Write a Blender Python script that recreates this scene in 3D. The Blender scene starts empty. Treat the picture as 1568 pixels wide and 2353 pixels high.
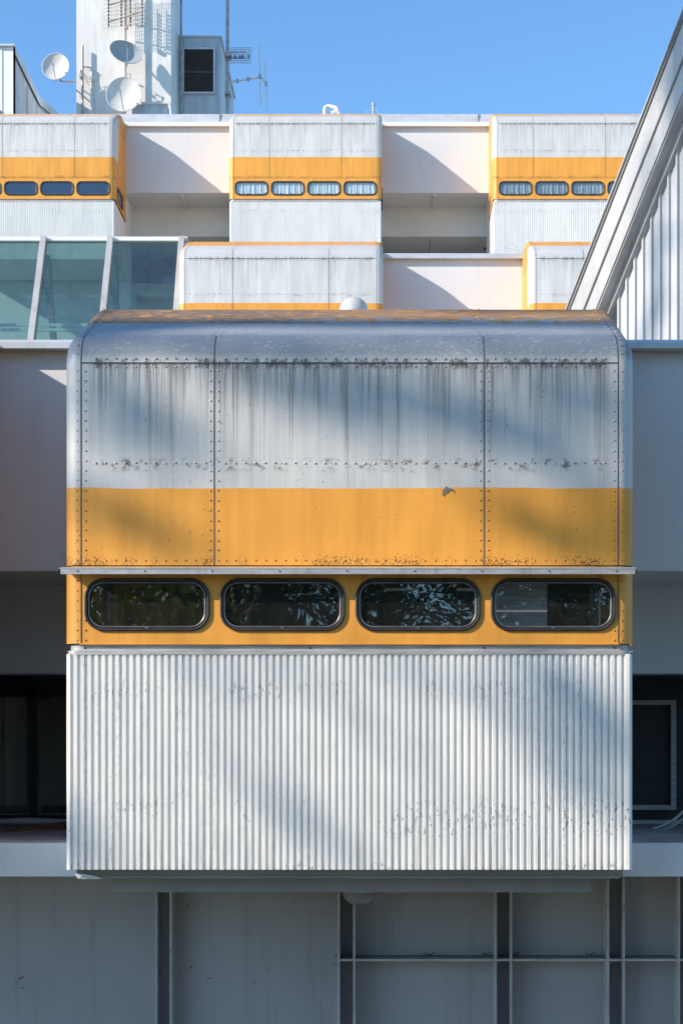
import bpy, math, random
from mathutils import Vector, Matrix, noise as mnoise
random.seed(7)
scn = bpy.context.scene
COL = scn.collection
R = math.radians
ZC = 4.2                      # camera height above the ground
F = 3900.0; VX = 880.0; VY = 1750.0      # focal length and vanishing point, px of a 1568 px wide picture
SX, SY, SZ = -2.05, -1.0, 1.19           # direction towards the sun

def U(px, py, Y):
    return Vector(((px-VX)*Y/F, Y, ZC+(VY-py)*Y/F))

# ------------------------------------------------------------------ mesh builder
class MB:
    def __init__(s): s.v=[]; s.f=[]; s.m=[]; s.s=[]
    def add(s, vs, fs, mi=0, sm=False):
        o=len(s.v); s.v += [tuple(p) for p in vs]
        for f in fs: s.f.append(tuple(i+o for i in f)); s.m.append(mi); s.s.append(sm)
    def box(s, a, b, mi=0):
        x0,y0,z0=a; x1,y1,z1=b
        s.add([(x0,y0,z0),(x1,y0,z0),(x1,y1,z0),(x0,y1,z0),(x0,y0,z1),(x1,y0,z1),(x1,y1,z1),(x0,y1,z1)],
              [(0,3,2,1),(4,5,6,7),(0,1,5,4),(1,2,6,5),(2,3,7,6),(3,0,4,7)],mi)
    def bev(s, a, b, c=.01, mi=0):
        # box with chamfered long edges (all twelve) by extruding an octagon along x
        x0,y0,z0=a; x1,y1,z1=b
        pr=[(y0+c,z0),(y1-c,z0),(y1,z0+c),(y1,z1-c),(y1-c,z1),(y0+c,z1),(y0,z1-c),(y0,z0+c)]
        s.prism([(p[0],p[1]) for p in pr], x0, x1, mi)
    def prism(s, prof, x0, x1, mi=0, sm=False, caps=True):
        n=len(prof); vs=[(x0,y,z) for y,z in prof]+[(x1,y,z) for y,z in prof]
        s.add(vs,[(i,(i+1)%n,(i+1)%n+n,i+n) for i in range(n)],mi,sm)
        if caps: s.add(vs,[tuple(range(n))[::-1],tuple(range(n,2*n))],mi)
    def beam(s, p, q, w, h, mi=0, up=Vector((0,0,1))):
        p=Vector(p); q=Vector(q); d=(q-p).normalized(); u=d.cross(up)
        if u.length<1e-4: u=d.cross(Vector((0,1,0)))
        u.normalize(); t=u.cross(d).normalized(); vs=[]
        for c in (p,q):
            for a,b in ((-1,-1),(1,-1),(1,1),(-1,1)): vs.append(c+u*a*w/2+t*b*h/2)
        s.add(vs,[(0,1,2,3),(7,6,5,4),(0,4,5,1),(1,5,6,2),(2,6,7,3),(3,7,4,0)],mi)
    def tube(s, pts, r, n=10, mi=0, caps=True):
        pts=[Vector(p) for p in pts]; rs=r if isinstance(r,(list,tuple)) else [r]*len(pts)
        vs=[]; ref=None
        for i,p in enumerate(pts):
            d=(pts[min(i+1,len(pts)-1)]-pts[max(i-1,0)]).normalized()
            if ref is None:
                ref=d.cross(Vector((.3,.2,1)));
                if ref.length<1e-3: ref=d.cross(Vector((1,0,0)))
            else: ref=ref-d*ref.dot(d)
            ref.normalize(); b=d.cross(ref)
            for k in range(n):
                a=2*math.pi*k/n; vs.append(p+(ref*math.cos(a)+b*math.sin(a))*rs[i])
        fs=[(i*n+k,i*n+(k+1)%n,(i+1)*n+(k+1)%n,(i+1)*n+k) for i in range(len(pts)-1) for k in range(n)]
        s.add(vs,fs,mi,True)
        if caps: s.add(vs,[tuple(range(n))[::-1],tuple(range((len(pts)-1)*n,len(pts)*n))],mi)
    def grid(s, rows, mi=0, sm=False, close=False):
        n=len(rows[0]); vs=[p for r in rows for p in r]; m=n if close else n-1
        s.add(vs,[(i*n+k,i*n+(k+1)%n,(i+1)*n+(k+1)%n,(i+1)*n+k) for i in range(len(rows)-1) for k in range(m)],mi,sm)
    def build(s, name, mats, parent=None, loc=(0,0,0)):
        me=bpy.data.meshes.new(name); me.from_pydata(s.v,[],s.f)
        for m in (mats if isinstance(mats,(list,tuple)) else [mats]): me.materials.append(m)
        me.polygons.foreach_set('material_index',s.m); me.polygons.foreach_set('use_smooth',s.s); me.update()
        o=bpy.data.objects.new(name,me); COL.objects.link(o); o.location=loc
        if parent: o.parent=parent
        return o

def empty(name, loc=(0,0,0)):
    o=bpy.data.objects.new(name,None); COL.objects.link(o); o.location=loc; o.empty_display_size=.2; return o
def tag(o, label=None, cat=None, group=None, kind=None):
    if label: o['label']=label
    if cat: o['category']=cat
    if group: o['group']=group
    if kind: o['kind']=kind
    return o
def kids(o): return [c for c in bpy.data.objects if c.parent==o]
def copy_tree(o, parent=None):
    c=o.copy(); COL.objects.link(c); c.parent=parent
    for ch in kids(o): copy_tree(ch,c)
    return c

# ------------------------------------------------------------------ node helpers
class NT:
    def __init__(s, name):
        s.mat=bpy.data.materials.new(name); s.mat.use_nodes=True; s.t=s.mat.node_tree; s.n=s.t.nodes; s.l=s.t.links
        s.b=s.n['Principled BSDF']; s.out=s.n['Material Output']
        s.tc=s.n.new('ShaderNodeTexCoord'); s.oi=None
    def setin(s, sock, v):
        if isinstance(v, bpy.types.NodeSocket): s.l.new(v,sock)
        elif isinstance(v,(tuple,list)) and len(v)==3 and sock.type=='RGBA': sock.default_value=(*v,1)
        else: sock.default_value=v
    def m(s, op, a, b=0.0, c=None, clamp=False):
        x=s.n.new('ShaderNodeMath'); x.operation=op; x.use_clamp=clamp
        s.setin(x.inputs[0],a); s.setin(x.inputs[1],b)
        if c is not None: s.setin(x.inputs[2],c)
        return x.outputs[0]
    def xyz(s):
        x=s.n.new('ShaderNodeSeparateXYZ'); s.l.new(s.tc.outputs['Object'],x.inputs[0]); return x.outputs
    def coord(s, sc, rnd=True):
        mp=s.n.new('ShaderNodeMapping'); s.l.new(s.tc.outputs['Object'],mp.inputs[0]); mp.inputs['Scale'].default_value=sc
        if rnd:
            if not s.oi: s.oi=s.n.new('ShaderNodeObjectInfo')
            cb=s.n.new('ShaderNodeCombineXYZ'); k=s.m('MULTIPLY',s.oi.outputs['Random'],37.0)
            for i in range(3): s.l.new(k,cb.inputs[i])
            s.l.new(cb.outputs[0],mp.inputs['Location'])
        return mp.outputs[0]
    def noise(s, sc, scale=1.0, det=4.0, rough=.55, rnd=True):
        x=s.n.new('ShaderNodeTexNoise'); s.l.new(s.coord(sc,rnd),x.inputs['Vector'])
        x.inputs['Scale'].default_value=scale; x.inputs['Detail'].default_value=det; x.inputs['Roughness'].default_value=rough
        return x.outputs['Fac']
    def step(s, v, a, b, o0=0.0, o1=1.0):
        x=s.n.new('ShaderNodeMapRange'); x.interpolation_type='SMOOTHSTEP'
        s.setin(x.inputs['Value'],v); s.setin(x.inputs['From Min'],a); s.setin(x.inputs['From Max'],b)
        s.setin(x.inputs['To Min'],o0); s.setin(x.inputs['To Max'],o1); return x.outputs['Result']
    def mix(s, f, a, b):
        x=s.n.new('ShaderNodeMix'); x.data_type='RGBA'; s.setin(x.inputs['Factor'],f)
        s.setin(x.inputs[6],a); s.setin(x.inputs[7],b); return x.outputs[2]
    def bump(s, h, dist=.01, st=1.0, prev=None):
        x=s.n.new('ShaderNodeBump'); s.setin(x.inputs['Height'],h); x.inputs['Distance'].default_value=dist; x.inputs['Strength'].default_value=st
        if prev is not None: s.l.new(prev,x.inputs['Normal'])
        return x.outputs[0]
    def done(s, col, rough=.5, metal=0.0, nrm=None, spec=.5):
        s.setin(s.b.inputs['Base Color'],col); s.setin(s.b.inputs['Roughness'],rough); s.setin(s.b.inputs['Metallic'],metal)
        s.b.inputs['Specular IOR Level'].default_value=spec
        if nrm is not None: s.l.new(nrm,s.b.inputs['Normal'])
        return s.mat

ORANGE=(.83,.375,.060); ORANGE2=(.73,.315,.048)

def mat_shell(name,wear):
    t=NT(name); x,y,z=t.xyz()[:3]
    ln=t.noise((1,1,1),1.3,3)
    u=t.m('DIVIDE',t.m('MAXIMUM',t.m('SUBTRACT',y,.375),0),.25)
    zz=t.m('ADD',z,t.m('MULTIPLY',t.m('SUBTRACT',ln,.5),.03))
    w=t.m('DIVIDE',t.m('MAXIMUM',t.m('SUBTRACT',.797,zz),0),.25)
    d=t.m('ADD',t.m('MULTIPLY',u,u),t.m('MULTIPLY',w,w))
    edge=t.noise((1,6,6),9,4)
    d=t.m('ADD',d,t.m('MULTIPLY',t.m('MULTIPLY',t.m('SUBTRACT',edge,.5),.35),t.step(y,.3,.5)))
    silver=t.step(d,.985,1.015,1,0)
    # flaking paint on the roof behind the colour line
    fl=t.step(t.noise((1.2,3.5,3.5),5.5,6,.65),.515,.535)
    flm=t.m('MULTIPLY',t.step(y,1.05,.68),t.step(y,.55,.61)); flm=t.m('MULTIPLY',flm,t.step(x,-.9,.1)); flm=t.m('MULTIPLY',flm,t.step(z,1.5,1.6))
    silver=t.m('MAXIMUM',silver,t.m('MULTIPLY',fl,flm))
    roof=t.step(z,1.46,1.60)
    # silver paint
    a=t.noise((9,9,.7),1.2,4); b=t.noise((1,1,1),1.7,5)
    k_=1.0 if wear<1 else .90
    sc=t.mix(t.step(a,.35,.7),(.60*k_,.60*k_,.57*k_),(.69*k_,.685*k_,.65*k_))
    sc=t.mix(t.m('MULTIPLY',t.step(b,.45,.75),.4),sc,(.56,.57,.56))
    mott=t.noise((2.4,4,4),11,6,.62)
    sc=t.mix(t.m('MULTIPLY',t.step(z,1.42,1.52),t.step(mott,.18,.52)),sc,t.mix(t.step(mott,.35,.8),*(((.235,.26,.28),(.31,.335,.35)) if wear==1 else ((.44,.46,.46),(.60,.61,.60)))))  # weathered roof mottle; foreground tones lowered to deepen the roof's shade
    # orange paint
    oc=t.mix(t.step(a,.3,.75),ORANGE,ORANGE2)
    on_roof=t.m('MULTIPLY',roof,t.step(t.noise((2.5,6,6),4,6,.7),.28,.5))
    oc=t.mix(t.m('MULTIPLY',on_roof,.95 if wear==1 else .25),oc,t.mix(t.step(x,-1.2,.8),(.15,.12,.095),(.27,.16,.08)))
    col=t.mix(silver,oc,sc)
    # runs of dirt below the horizontal seam
    s1=t.noise((72,72,.8),1,3,.6); s2=t.noise((19,19,.2),1,3); s3=t.noise((90,90,1.6),1,2)
    L=t.m('ADD',.10,t.m('MULTIPLY',t.step(s2,.32,.78),1.05))
    g=t.m('DIVIDE',t.m('SUBTRACT',z,t.m('SUBTRACT',1.43,L)),L,clamp=True)
    g=t.m('MULTIPLY',g,t.step(z,1.432,1.428)); g=t.m('POWER',g,1.3)
    run=t.m('MULTIPLY',g,t.step(s1,.44,.60)); run2=t.m('MULTIPLY',t.m('POWER',g,3),t.step(s3,.42,.62))
    run=t.m('MAXIMUM',run,run2); run=t.m('MULTIPLY',run,t.step(z,.50,.75))
    xin=t.step(t.m('ABSOLUTE',x),1.85,1.78)
    col=t.mix(t.m('MULTIPLY',t.m('MULTIPLY',run,xin),.74*wear),col,(.085,.075,.062))
    seam=t.m('MULTIPLY',t.step(t.noise((22,1,8),1,4,.7),.42,.62),t.m('MULTIPLY',t.step(z,1.375,1.42),t.step(z,1.475,1.44)))
    col=t.mix(t.m('MULTIPLY',t.m('MULTIPLY',seam,xin),.85*(wear*.5+.5)),col,(.06,.05,.042))
    # long faint runs over the whole front
    col=t.mix(t.m('MULTIPLY',t.m('MULTIPLY',t.step(s1,.52,.70),t.step(s2,.40,.62)),t.m('MULTIPLY',t.m('MULTIPLY',silver,t.m('SUBTRACT',1,roof)),.30*wear)),col,(.30,.27,.22))
    # specks, denser low on the right; rust along the lower rivets
    sp=t.noise((1,1,.75),55,2,.5); big=t.noise((1,1,1),2.2,2)
    sm=t.m('MULTIPLY',t.step(sp,.70,.735),t.step(big,.46,.60))
    col=t.mix(t.m('MULTIPLY',sm,.75),col,(.09,.055,.03))
    ru=t.noise((1,1,1),60,3,.6); rm=t.m('MULTIPLY',t.step(ru,t.step(z,.01,.16,.46,.74),t.step(z,.01,.16,.56,.80)),t.step(z,.24,.05))
    rm=t.m('MULTIPLY',rm,t.step(t.noise((4,1,1),1,3),.42,.62))
    col=t.mix(t.m('MULTIPLY',rm,.8),col,(.13,.06,.025))
    rv=t.m('MULTIPLY',t.step(t.noise((14,1,17),1,4,.7),.50,.64),t.m('MULTIPLY',t.step(z,.64,.71),t.step(z,.77,.73)))
    col=t.mix(t.m('MULTIPLY',t.m('MULTIPLY',rv,xin),.85*wear),col,(.14,.12,.10))
    h=t.noise((1,1,.6),2.1,1.5,.4); h2=t.noise((5,5,5),8,3)
    nr=t.bump(h,.045,.6); nr=t.bump(h2,.0006,.5,nr)
    rough=t.mix(silver,(.42,.42,.42),(.40,.40,.40))
    return t.done(col,t.m('ADD',t.m('ADD',.38,t.m('MULTIPLY',roof,.22)),t.m('MULTIPLY',a,.2)),t.m('MULTIPLY',silver,.06),nr,.4)

def mat_band():
    t=NT('orange_band'); x,y,z=t.xyz()[:3]
    a=t.noise((9,9,.8),1.2,4)
    col=t.mix(t.step(a,.3,.7),ORANGE,ORANGE2)
    r=t.noise((26,26,1.5),1,4,.6)
    top=t.m('MULTIPLY',t.step(r,.56,.70),t.step(z,-.16,-.01))
    col=t.mix(t.m('MULTIPLY',top,.7),col,(.20,.10,.05))
    sp=t.noise((1,1,1),45,3); col=t.mix(t.m('MULTIPLY',t.step(sp,.70,.74),.6),col,(.12,.06,.03))
    return t.done(col,t.m('ADD',.36,t.m('MULTIPLY',a,.15)),0,t.bump(t.noise((1,1,1),2.5,2),.02,.4))

def mat_corr():
    t=NT('ribbed_white'); x,y,z=t.xyz()[:3]
    a=t.noise((3,3,.7),1.5,4); col=t.mix(t.step(a,.35,.7),(.86,.84,.79),(.79,.775,.74))
    # long scratched strips of bare primer running with the ribs
    rib=t.noise((21,21,.25),1,1); fine=t.noise((60,60,14),1.6,5,.7)
    m1=t.m('MULTIPLY',t.step(rib,.50,.64),t.step(fine,.50,.60))
    m1=t.m('MULTIPLY',m1,t.step(t.m('ABSOLUTE',t.m('ADD',x,.0)),0.0,2.0,.35,1.0))
    col=t.mix(t.m('MULTIPLY',m1,.50),col,(.34,.35,.36))
    # dark chips gathered at two heights
    ch=t.noise((70,70,22),1,3,.6)
    z1=t.m('MULTIPLY',t.step(z,-1.00,-.90),t.step(z,-.78,-.86)); z2=t.m('MULTIPLY',t.step(z,-1.98,-1.85),t.step(z,-1.60,-1.75)); z3=t.step(z,-2.07,-2.14)
    zm=t.m('MAXIMUM',t.m('MULTIPLY',z1,.8),t.m('MAXIMUM',z2,z3)); grp=t.noise((2.2,2.2,2.2),1,2)
    chm=t.m('MULTIPLY',t.m('MULTIPLY',t.step(ch,.60,.63),zm),t.step(grp,.43,.56))
    col=t.mix(t.m('MULTIPLY',chm,.9),col,(.12,.13,.13))
    c2=t.noise((40,40,26),2,2); col=t.mix(t.m('MULTIPLY',t.step(c2,.745,.77),.85),col,(.12,.12,.12))
    dr=t.noise((30,30,1.2),1,4,.6); col=t.mix(t.m('MULTIPLY',t.m('MULTIPLY',t.step(dr,.50,.68),t.step(z,-1.75,-2.12)),.45),col,(.36,.35,.33))
    return t.done(col,.45,0,t.bump(t.noise((4,4,1.5),2,3),.01,.5))

def simple(name, col, col2=None, rough=.5, metal=0.0, sc=(1,1,1), scale=2.0, bump=0.0, streak=0.0, spots=0.0, rnd=True, dirt=(.16,.14,.12)):
    t=NT(name); col2=col2 or tuple(c*.88 for c in col)
    n=t.noise(sc,scale,5,.6,rnd); c=t.mix(t.step(n,.35,.68),col,col2)
    if streak:
        s=t.noise((7,7,.35),1.5,5,.65,rnd); c=t.mix(t.m('MULTIPLY',t.step(s,.50,.74),streak),c,dirt)
    if spots:
        s=t.noise((1,1,.8),9,5,.7,rnd); c=t.mix(t.m('MULTIPLY',t.step(s,.66,.72),spots),c,dirt)
    nr=t.bump(n,bump,.5) if bump else None
    return t.done(c,t.m('ADD',rough-.05,t.m('MULTIPLY',n,.12)),metal,nr)

def mat_glass(name, tint, refl=1.0, dust_haze=0.0, dust_haze_col=(.5,.6,.6), rough=.01):
    t=NT(name); n=t.n; l=t.l; n.remove(t.b)
    tr=n.new('ShaderNodeBsdfTransparent'); tr.inputs[0].default_value=(*tint,1)
    gl=n.new('ShaderNodeBsdfGlossy'); gl.inputs['Roughness'].default_value=rough; gl.inputs[0].default_value=(.95,.97,1,1)
    bn=t.bump(t.noise((1,1,1),1.6,1.5),.01,.25); l.new(bn,gl.inputs['Normal'])
    lw=n.new('ShaderNodeLayerWeight'); lw.inputs[0].default_value=.5; fr=t.m('ADD',.085,t.m('MULTIPLY',.9,t.m('POWER',lw.outputs['Facing'],4.5)))
    mx=n.new('ShaderNodeMixShader'); l.new(t.m('MULTIPLY',fr,refl,clamp=True),mx.inputs[0]); l.new(tr.outputs[0],mx.inputs[1]); l.new(gl.outputs[0],mx.inputs[2])
    df=n.new('ShaderNodeBsdfDiffuse'); df.inputs[0].default_value=(*dust_haze_col,1)
    m2=n.new('ShaderNodeMixShader'); s=t.noise((5,5,1),2,5,.7); sp=t.step(t.noise((1,1,1),30,2),.72,.76)
    fac=t.m('ADD',t.m('MULTIPLY',t.step(s,.3,.8,.5,1.4),dust_haze),t.m('MULTIPLY',sp,.12 if dust_haze>.03 else .03),clamp=True)
    l.new(fac,m2.inputs[0]); l.new(mx.outputs[0],m2.inputs[1]); l.new(df.outputs[0],m2.inputs[2]); l.new(m2.outputs[0],t.out.inputs[0])
    return t.mat

M={}
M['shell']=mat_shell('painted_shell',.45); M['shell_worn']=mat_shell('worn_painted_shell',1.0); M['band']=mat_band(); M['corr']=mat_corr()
M['seam']=simple('seam_dark',(.11,.10,.09),rough=.8)
M['rivet']=simple('rivet_metal',(.55,.55,.53),(.34,.32,.30),rough=.5,metal=.3,scale=30)
M['rivet_o']=simple('rivet_orange',(.70,.34,.07),(.22,.12,.05),rough=.5,scale=30)
M['alu']=simple('weathered_aluminium',(.56,.58,.58),(.42,.42,.41),rough=.42,metal=.45,sc=(3,8,20),scale=2,spots=.5,streak=.5,dirt=(.2,.18,.16))
M['trim']=simple('grey_trim',(.52,.51,.50),(.34,.33,.32),rough=.5,metal=.2,sc=(2,4,25),scale=2,spots=.4)
M['rubber']=simple('black_rubber',(.022,.022,.024),(.04,.035,.033),rough=.45,scale=9)
M['frame']=simple('window_frame_metal',(.17,.17,.175),(.11,.105,.10),rough=.4,metal=.3,scale=6)
M['white']=simple('white_cladding',(.80,.80,.80),(.76,.76,.76),rough=.5,scale=.7,streak=.08,spots=.05)
M['facade']=simple('white_facade',(.70,.71,.705),(.655,.665,.665),rough=.55,scale=.5,streak=.12,spots=.08,dirt=(.36,.34,.32))
M['lower']=simple('painted_steel',(.37,.36,.38),(.335,.325,.345),rough=.55,scale=.8,streak=.22,spots=.6,dirt=(.12,.11,.09))
M['beam']=simple('shade_toned_steel',(.30,.29,.29),(.25,.245,.24),rough=.55,scale=1.2,spots=.3)  # darker copy of the wall steel, underside shade put into the colour
M['edge']=simple('flange_paint',(.48,.48,.49),(.38,.38,.38),rough=.5,scale=4,spots=.3)
M['cap']=simple('cap_metal',(.62,.64,.66),(.52,.53,.54),rough=.4,metal=.25,sc=(1,4,4),scale=1.5,streak=.2)
M['cream']=simple('cream_soffit',(.70,.68,.64),(.64,.62,.58),rough=.6,scale=.8,spots=.1)
M['joint']=simple('joint_dark',(.16,.15,.14),rough=.8)  # one dark tone for joints, chips, flakes and debris
M['dark']=simple('dark_frame',(.018,.019,.022),(.03,.03,.032),rough=.4,scale=3)
M['interior']=simple('room_interior',(.22,.21,.20),(.14,.135,.13),rough=.8)
M['tower']=simple('stained_white_tower',(.80,.80,.78),(.66,.65,.62),rough=.7,sc=(1.2,1.2,.5),scale=1.1,streak=.38,spots=.35,dirt=(.33,.31,.27))
M['shed']=simple('grey_plant_room',(.56,.60,.64),(.44,.47,.50),rough=.6,sc=(2,2,.6),scale=1.2,streak=.3,spots=.2,dirt=(.2,.2,.2))
M['louvre']=simple('louvre_dark',(.07,.065,.062),(.045,.04,.04),rough=.6)
M['galv']=simple('galvanised_steel',(.42,.40,.39),(.26,.23,.21),rough=.45,metal=.4,scale=8)
M['rusty']=simple('rusted_tube',(.40,.33,.30),(.26,.16,.12),rough=.6,metal=.2,scale=9)
M['dish']=simple('dish_enamel',(.70,.68,.65),(.62,.60,.57),rough=.4,scale=2,spots=.08)
M['dish_shaded']=simple('dish_shade_grey',(.40,.43,.44),(.33,.36,.37),rough=.45,scale=3,spots=.3)  # darker copy of the dish colour carries the upper dish's shade
M['plastic']=simple('black_plastic',(.06,.055,.05),rough=.5)
M['siding']=simple('seamed_siding',(.52,.53,.54),(.45,.46,.47),rough=.45,metal=.1,sc=(2,2,.5),scale=1.5,streak=.12)
M['fascia']=simple('fascia_paint',(.43,.43,.425),(.37,.37,.365),rough=.5,sc=(2,1,1),scale=2,streak=.3,spots=.3)
M['fascia_dk']=simple('fascia_underside',(.46,.45,.44),(.36,.35,.34),rough=.6,scale=2)
M['roofedge']=simple('roof_edge_dark',(.20,.20,.19),rough=.7)
M['glass']=mat_glass('pod_glass',(.90,.94,.95),1.0,.012,(.5,.5,.5))
M['glass_navy']=mat_glass('tinted_glass',(.30,.34,.40),1.5,.05,(.25,.30,.40))
M['glass_sky']=mat_glass('skylight_glass',(.47,.62,.60),1.3,.07,(.24,.34,.36),.03)
M['glass_dk']=mat_glass('niche_glass',(.8,.8,.8),1.0,.09,(.42,.40,.38))  # grey haze in the glass colour stands in for missing niche light
M['curtain']=simple('white_curtain',(.88,.86,.82),(.80,.79,.76),rough=.8,scale=3)
M['curtain2']=simple('beige_curtain',(.48,.47,.43),(.36,.36,.34),rough=.8,scale=2)
M['blind']=simple('navy_blind',(.05,.07,.11),(.035,.05,.08),rough=.6,sc=(12,1,.4),scale=2)
M['pearl']=simple('pearl_globe',(.66,.64,.60),(.58,.56,.53),rough=.22,metal=.15,scale=1)
M['lampglass']=simple('lamp_glass',(.22,.22,.23),rough=.25,scale=4)
M['wood']=simple('brown_plank',(.30,.13,.06),(.20,.085,.04),rough=.6,sc=(1,12,12),scale=2)
M['cable']=simple('white_hose',(.66,.66,.66),rough=.4)
M['teal']=simple('pale_rail',(.70,.80,.79),rough=.4)
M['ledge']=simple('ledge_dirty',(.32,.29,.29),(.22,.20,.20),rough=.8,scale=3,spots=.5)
M['bark']=simple('bark',(.11,.085,.065),(.06,.045,.035),rough=.9,sc=(6,6,1),scale=3,bump=.03)
M['deck']=simple('gravel_roof',(.34,.33,.31),(.24,.23,.22),rough=.9,scale=20)

def mat_leaf(name, c1, c2):
    t=NT(name); g=t.n.new('ShaderNodeNewGeometry'); c=t.mix(g.outputs['Random Per Island'],c1,c2)
    return t.done(c,.55)
M['leaf']=mat_leaf('green_leaf',(.045,.085,.02),(.10,.14,.03)); M['leafgold']=mat_leaf('golden_leaf',(.60,.44,.05),(.25,.24,.04))

def mat_ground():
    t=NT('ground_paving'); n=t.noise((1,1,1),.15,6,.6,False); f=t.noise((1,1,1),9,5,.7,False)
    c=t.mix(t.step(n,.4,.6),(.13,.125,.115),(.07,.09,.04)); c=t.mix(t.m('MULTIPLY',t.step(f,.4,.7),.5),c,(.22,.21,.19))
    return t.done(c,.9,0,t.bump(f,.02,.5))
# ------------------------------------------------------------------ the room pod
RF=.11; HW=2.014
def profile():
    p=[(0,0),(0,.35),(0,.547),(0,.8),(0,1.1),(0,1.30)]; p+=[(0,1.42)]
    r=.26; a1=math.atan2(1,.42)      # fillet from vertical to the .42 slope
    turn=math.pi/2-math.atan(.42)
    for i in range(1,9):
        a=turn*i/8; p.append((r*(1-math.cos(a)),1.42+r*math.sin(a)))
    y0,z0=p[-1]
    for y in (.3,.45,.6,.75,.9,1.05,1.14):
        p.append((y,z0+(y-y0)*.455))
    y1,z1=p[-1]
    for y,z in ((1.2,z1+.02),(1.27,z1+.032),(1.36,z1+.036),(1.92,z1+.036)): p.append((y,z))
    return p
PROF=profile()
def prof_normals():
    out=[]
    for i,(y,z) in enumerate(PROF):
        a=PROF[max(i-1,0)]; b=PROF[min(i+1,len(PROF)-1)]
        dy,dz=b[0]-a[0],b[1]-a[1]; l=math.hypot(dy,dz); out.append((dz/l,-dy/l))   # inward (towards +y / -z)
    return out
PN=prof_normals()

def dome(mb, c, r, mi, ny=-1.0):
    # low rivet head on a face whose outward normal is -y (or +-x when ny is given as a tuple)
    cx,cy,cz=c; vs=[]; n=8
    for k in range(n):
        a=2*math.pi*k/n; vs.append((cx+r*math.cos(a),cy,cz+r*math.sin(a)))
    for k in range(n):
        a=2*math.pi*k/n; vs.append((cx+r*.62*math.cos(a),cy-r*.55,cz+r*.62*math.sin(a)))
    vs.append((cx,cy-r*.72,cz))
    fs=[(k,(k+1)%n,n+(k+1)%n,n+k) for k in range(n)]+[(n+k,n+(k+1)%n,2*n) for k in range(n)]
    mb.add(vs,fs,mi,True)

def make_upper(rich):
    mb=MB(); rows=[]
    for i,(y,z) in enumerate(PROF):
        ny,nz=PN[i]
        if i==0: nz=0; ny=1
        row=[]
        for k in range(8,-1,-1):
            a=math.pi/2*k/8; o=RF*(1-math.cos(a)); row.append((-(HW-RF+RF*math.sin(a)),y+ny*o,z+nz*o))
        for q in (-1.4,-.95,-.4,.2,.75,.95,1.4): row.append((q,y,z))
        for k in range(0,9):
            a=math.pi/2*k/8; o=RF*(1-math.cos(a)); row.append((HW-RF+RF*math.sin(a),y+ny*o,z+nz*o))
        rows.append(row)
    mb.grid(rows,0,True)
    for sx,idx in ((-1,0),(1,-1)):
        pts=[r[idx] for r in rows]; pts=pts+[(sx*HW,1.92,0)]
        # keep the outline clean: y never beyond the wall plane
        pts=[(p[0],min(p[1],1.92),p[2]) for p in pts]
        mb.add(pts,[tuple(range(len(pts))) if sx<0 else tuple(range(len(pts)))[::-1]],0)
    mb.box((-HW+RF,.012,-.001),(HW-RF,1.9,.012),0)      # underside of the upper panels
    # seams: thin dark sealant strips, real but only a millimetre or so proud
    g=.0045
    def vseam(x):
        rows=[]
        for (y,z),(ny,nz) in zip(PROF,PN):
            if y>(.17 if abs(x)<1.2 else 1.15): break
            gg=g if y<.2 else .0018
            rows.append([(x-gg,y-ny*.0016,z-nz*.0016),(x+gg,y-ny*.0016,z-nz*.0016)])
        mb.grid(rows,1)
    for x in (-1.893,-.953,.951,1.897): vseam(x)
    mb.box((-1.89,-.0035,1.426),(1.894,.001,1.434),1)
    # rivets
    rr=.0078
    def pt(s):       # walk up the profile by height s (front and fillet only)
        return s
    cols=[(-1.92,),(-1.862,),(-.981,),(-.925,),(.923,),(.979,),(1.868,),(1.922,)]
    for (x,) in cols:
        z=.035; k=0
        while z<1.40:
            dome(mb,(x+random.uniform(-.0015,.0015),-.0005 if abs(x)<1.9 else .003,z+random.uniform(-.003,.003)),rr,2 if z>.547 else 3); z+=.0704
        # on over the fillet and roof slope, thinned
        s=0
        for (y0,z0),(y1,z1) in zip(PROF[6:-5],PROF[7:-4]):
            s+=math.hypot(y1-y0,z1-z0)
            if s>.065:
                s=0; mb.add([(x-.008,y1-.002,z1+.001),(x+.008,y1-.002,z1+.001),(x+.008,y1+.012,z1+.009),(x-.008,y1+.012,z1+.009),(x,y1-.002,z1+.012)],[(0,1,4),(1,2,4),(2,3,4),(3,0,4)],2 if y1<.66 else 3)
    for z,mi in ((.722,2),(.034,3),(1.462,2),(1.402,2)):
        x=-1.79
        while x<1.82:
            if min(abs(x-c) for c in (-.981,-.925,.923,.979))>.03:
                dome(mb,(x+random.uniform(-.002,.002),-.0005,z+random.uniform(-.002,.002)),rr*(1.15 if z==.722 else 1),mi)
            x+=.0704
    return mb

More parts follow.
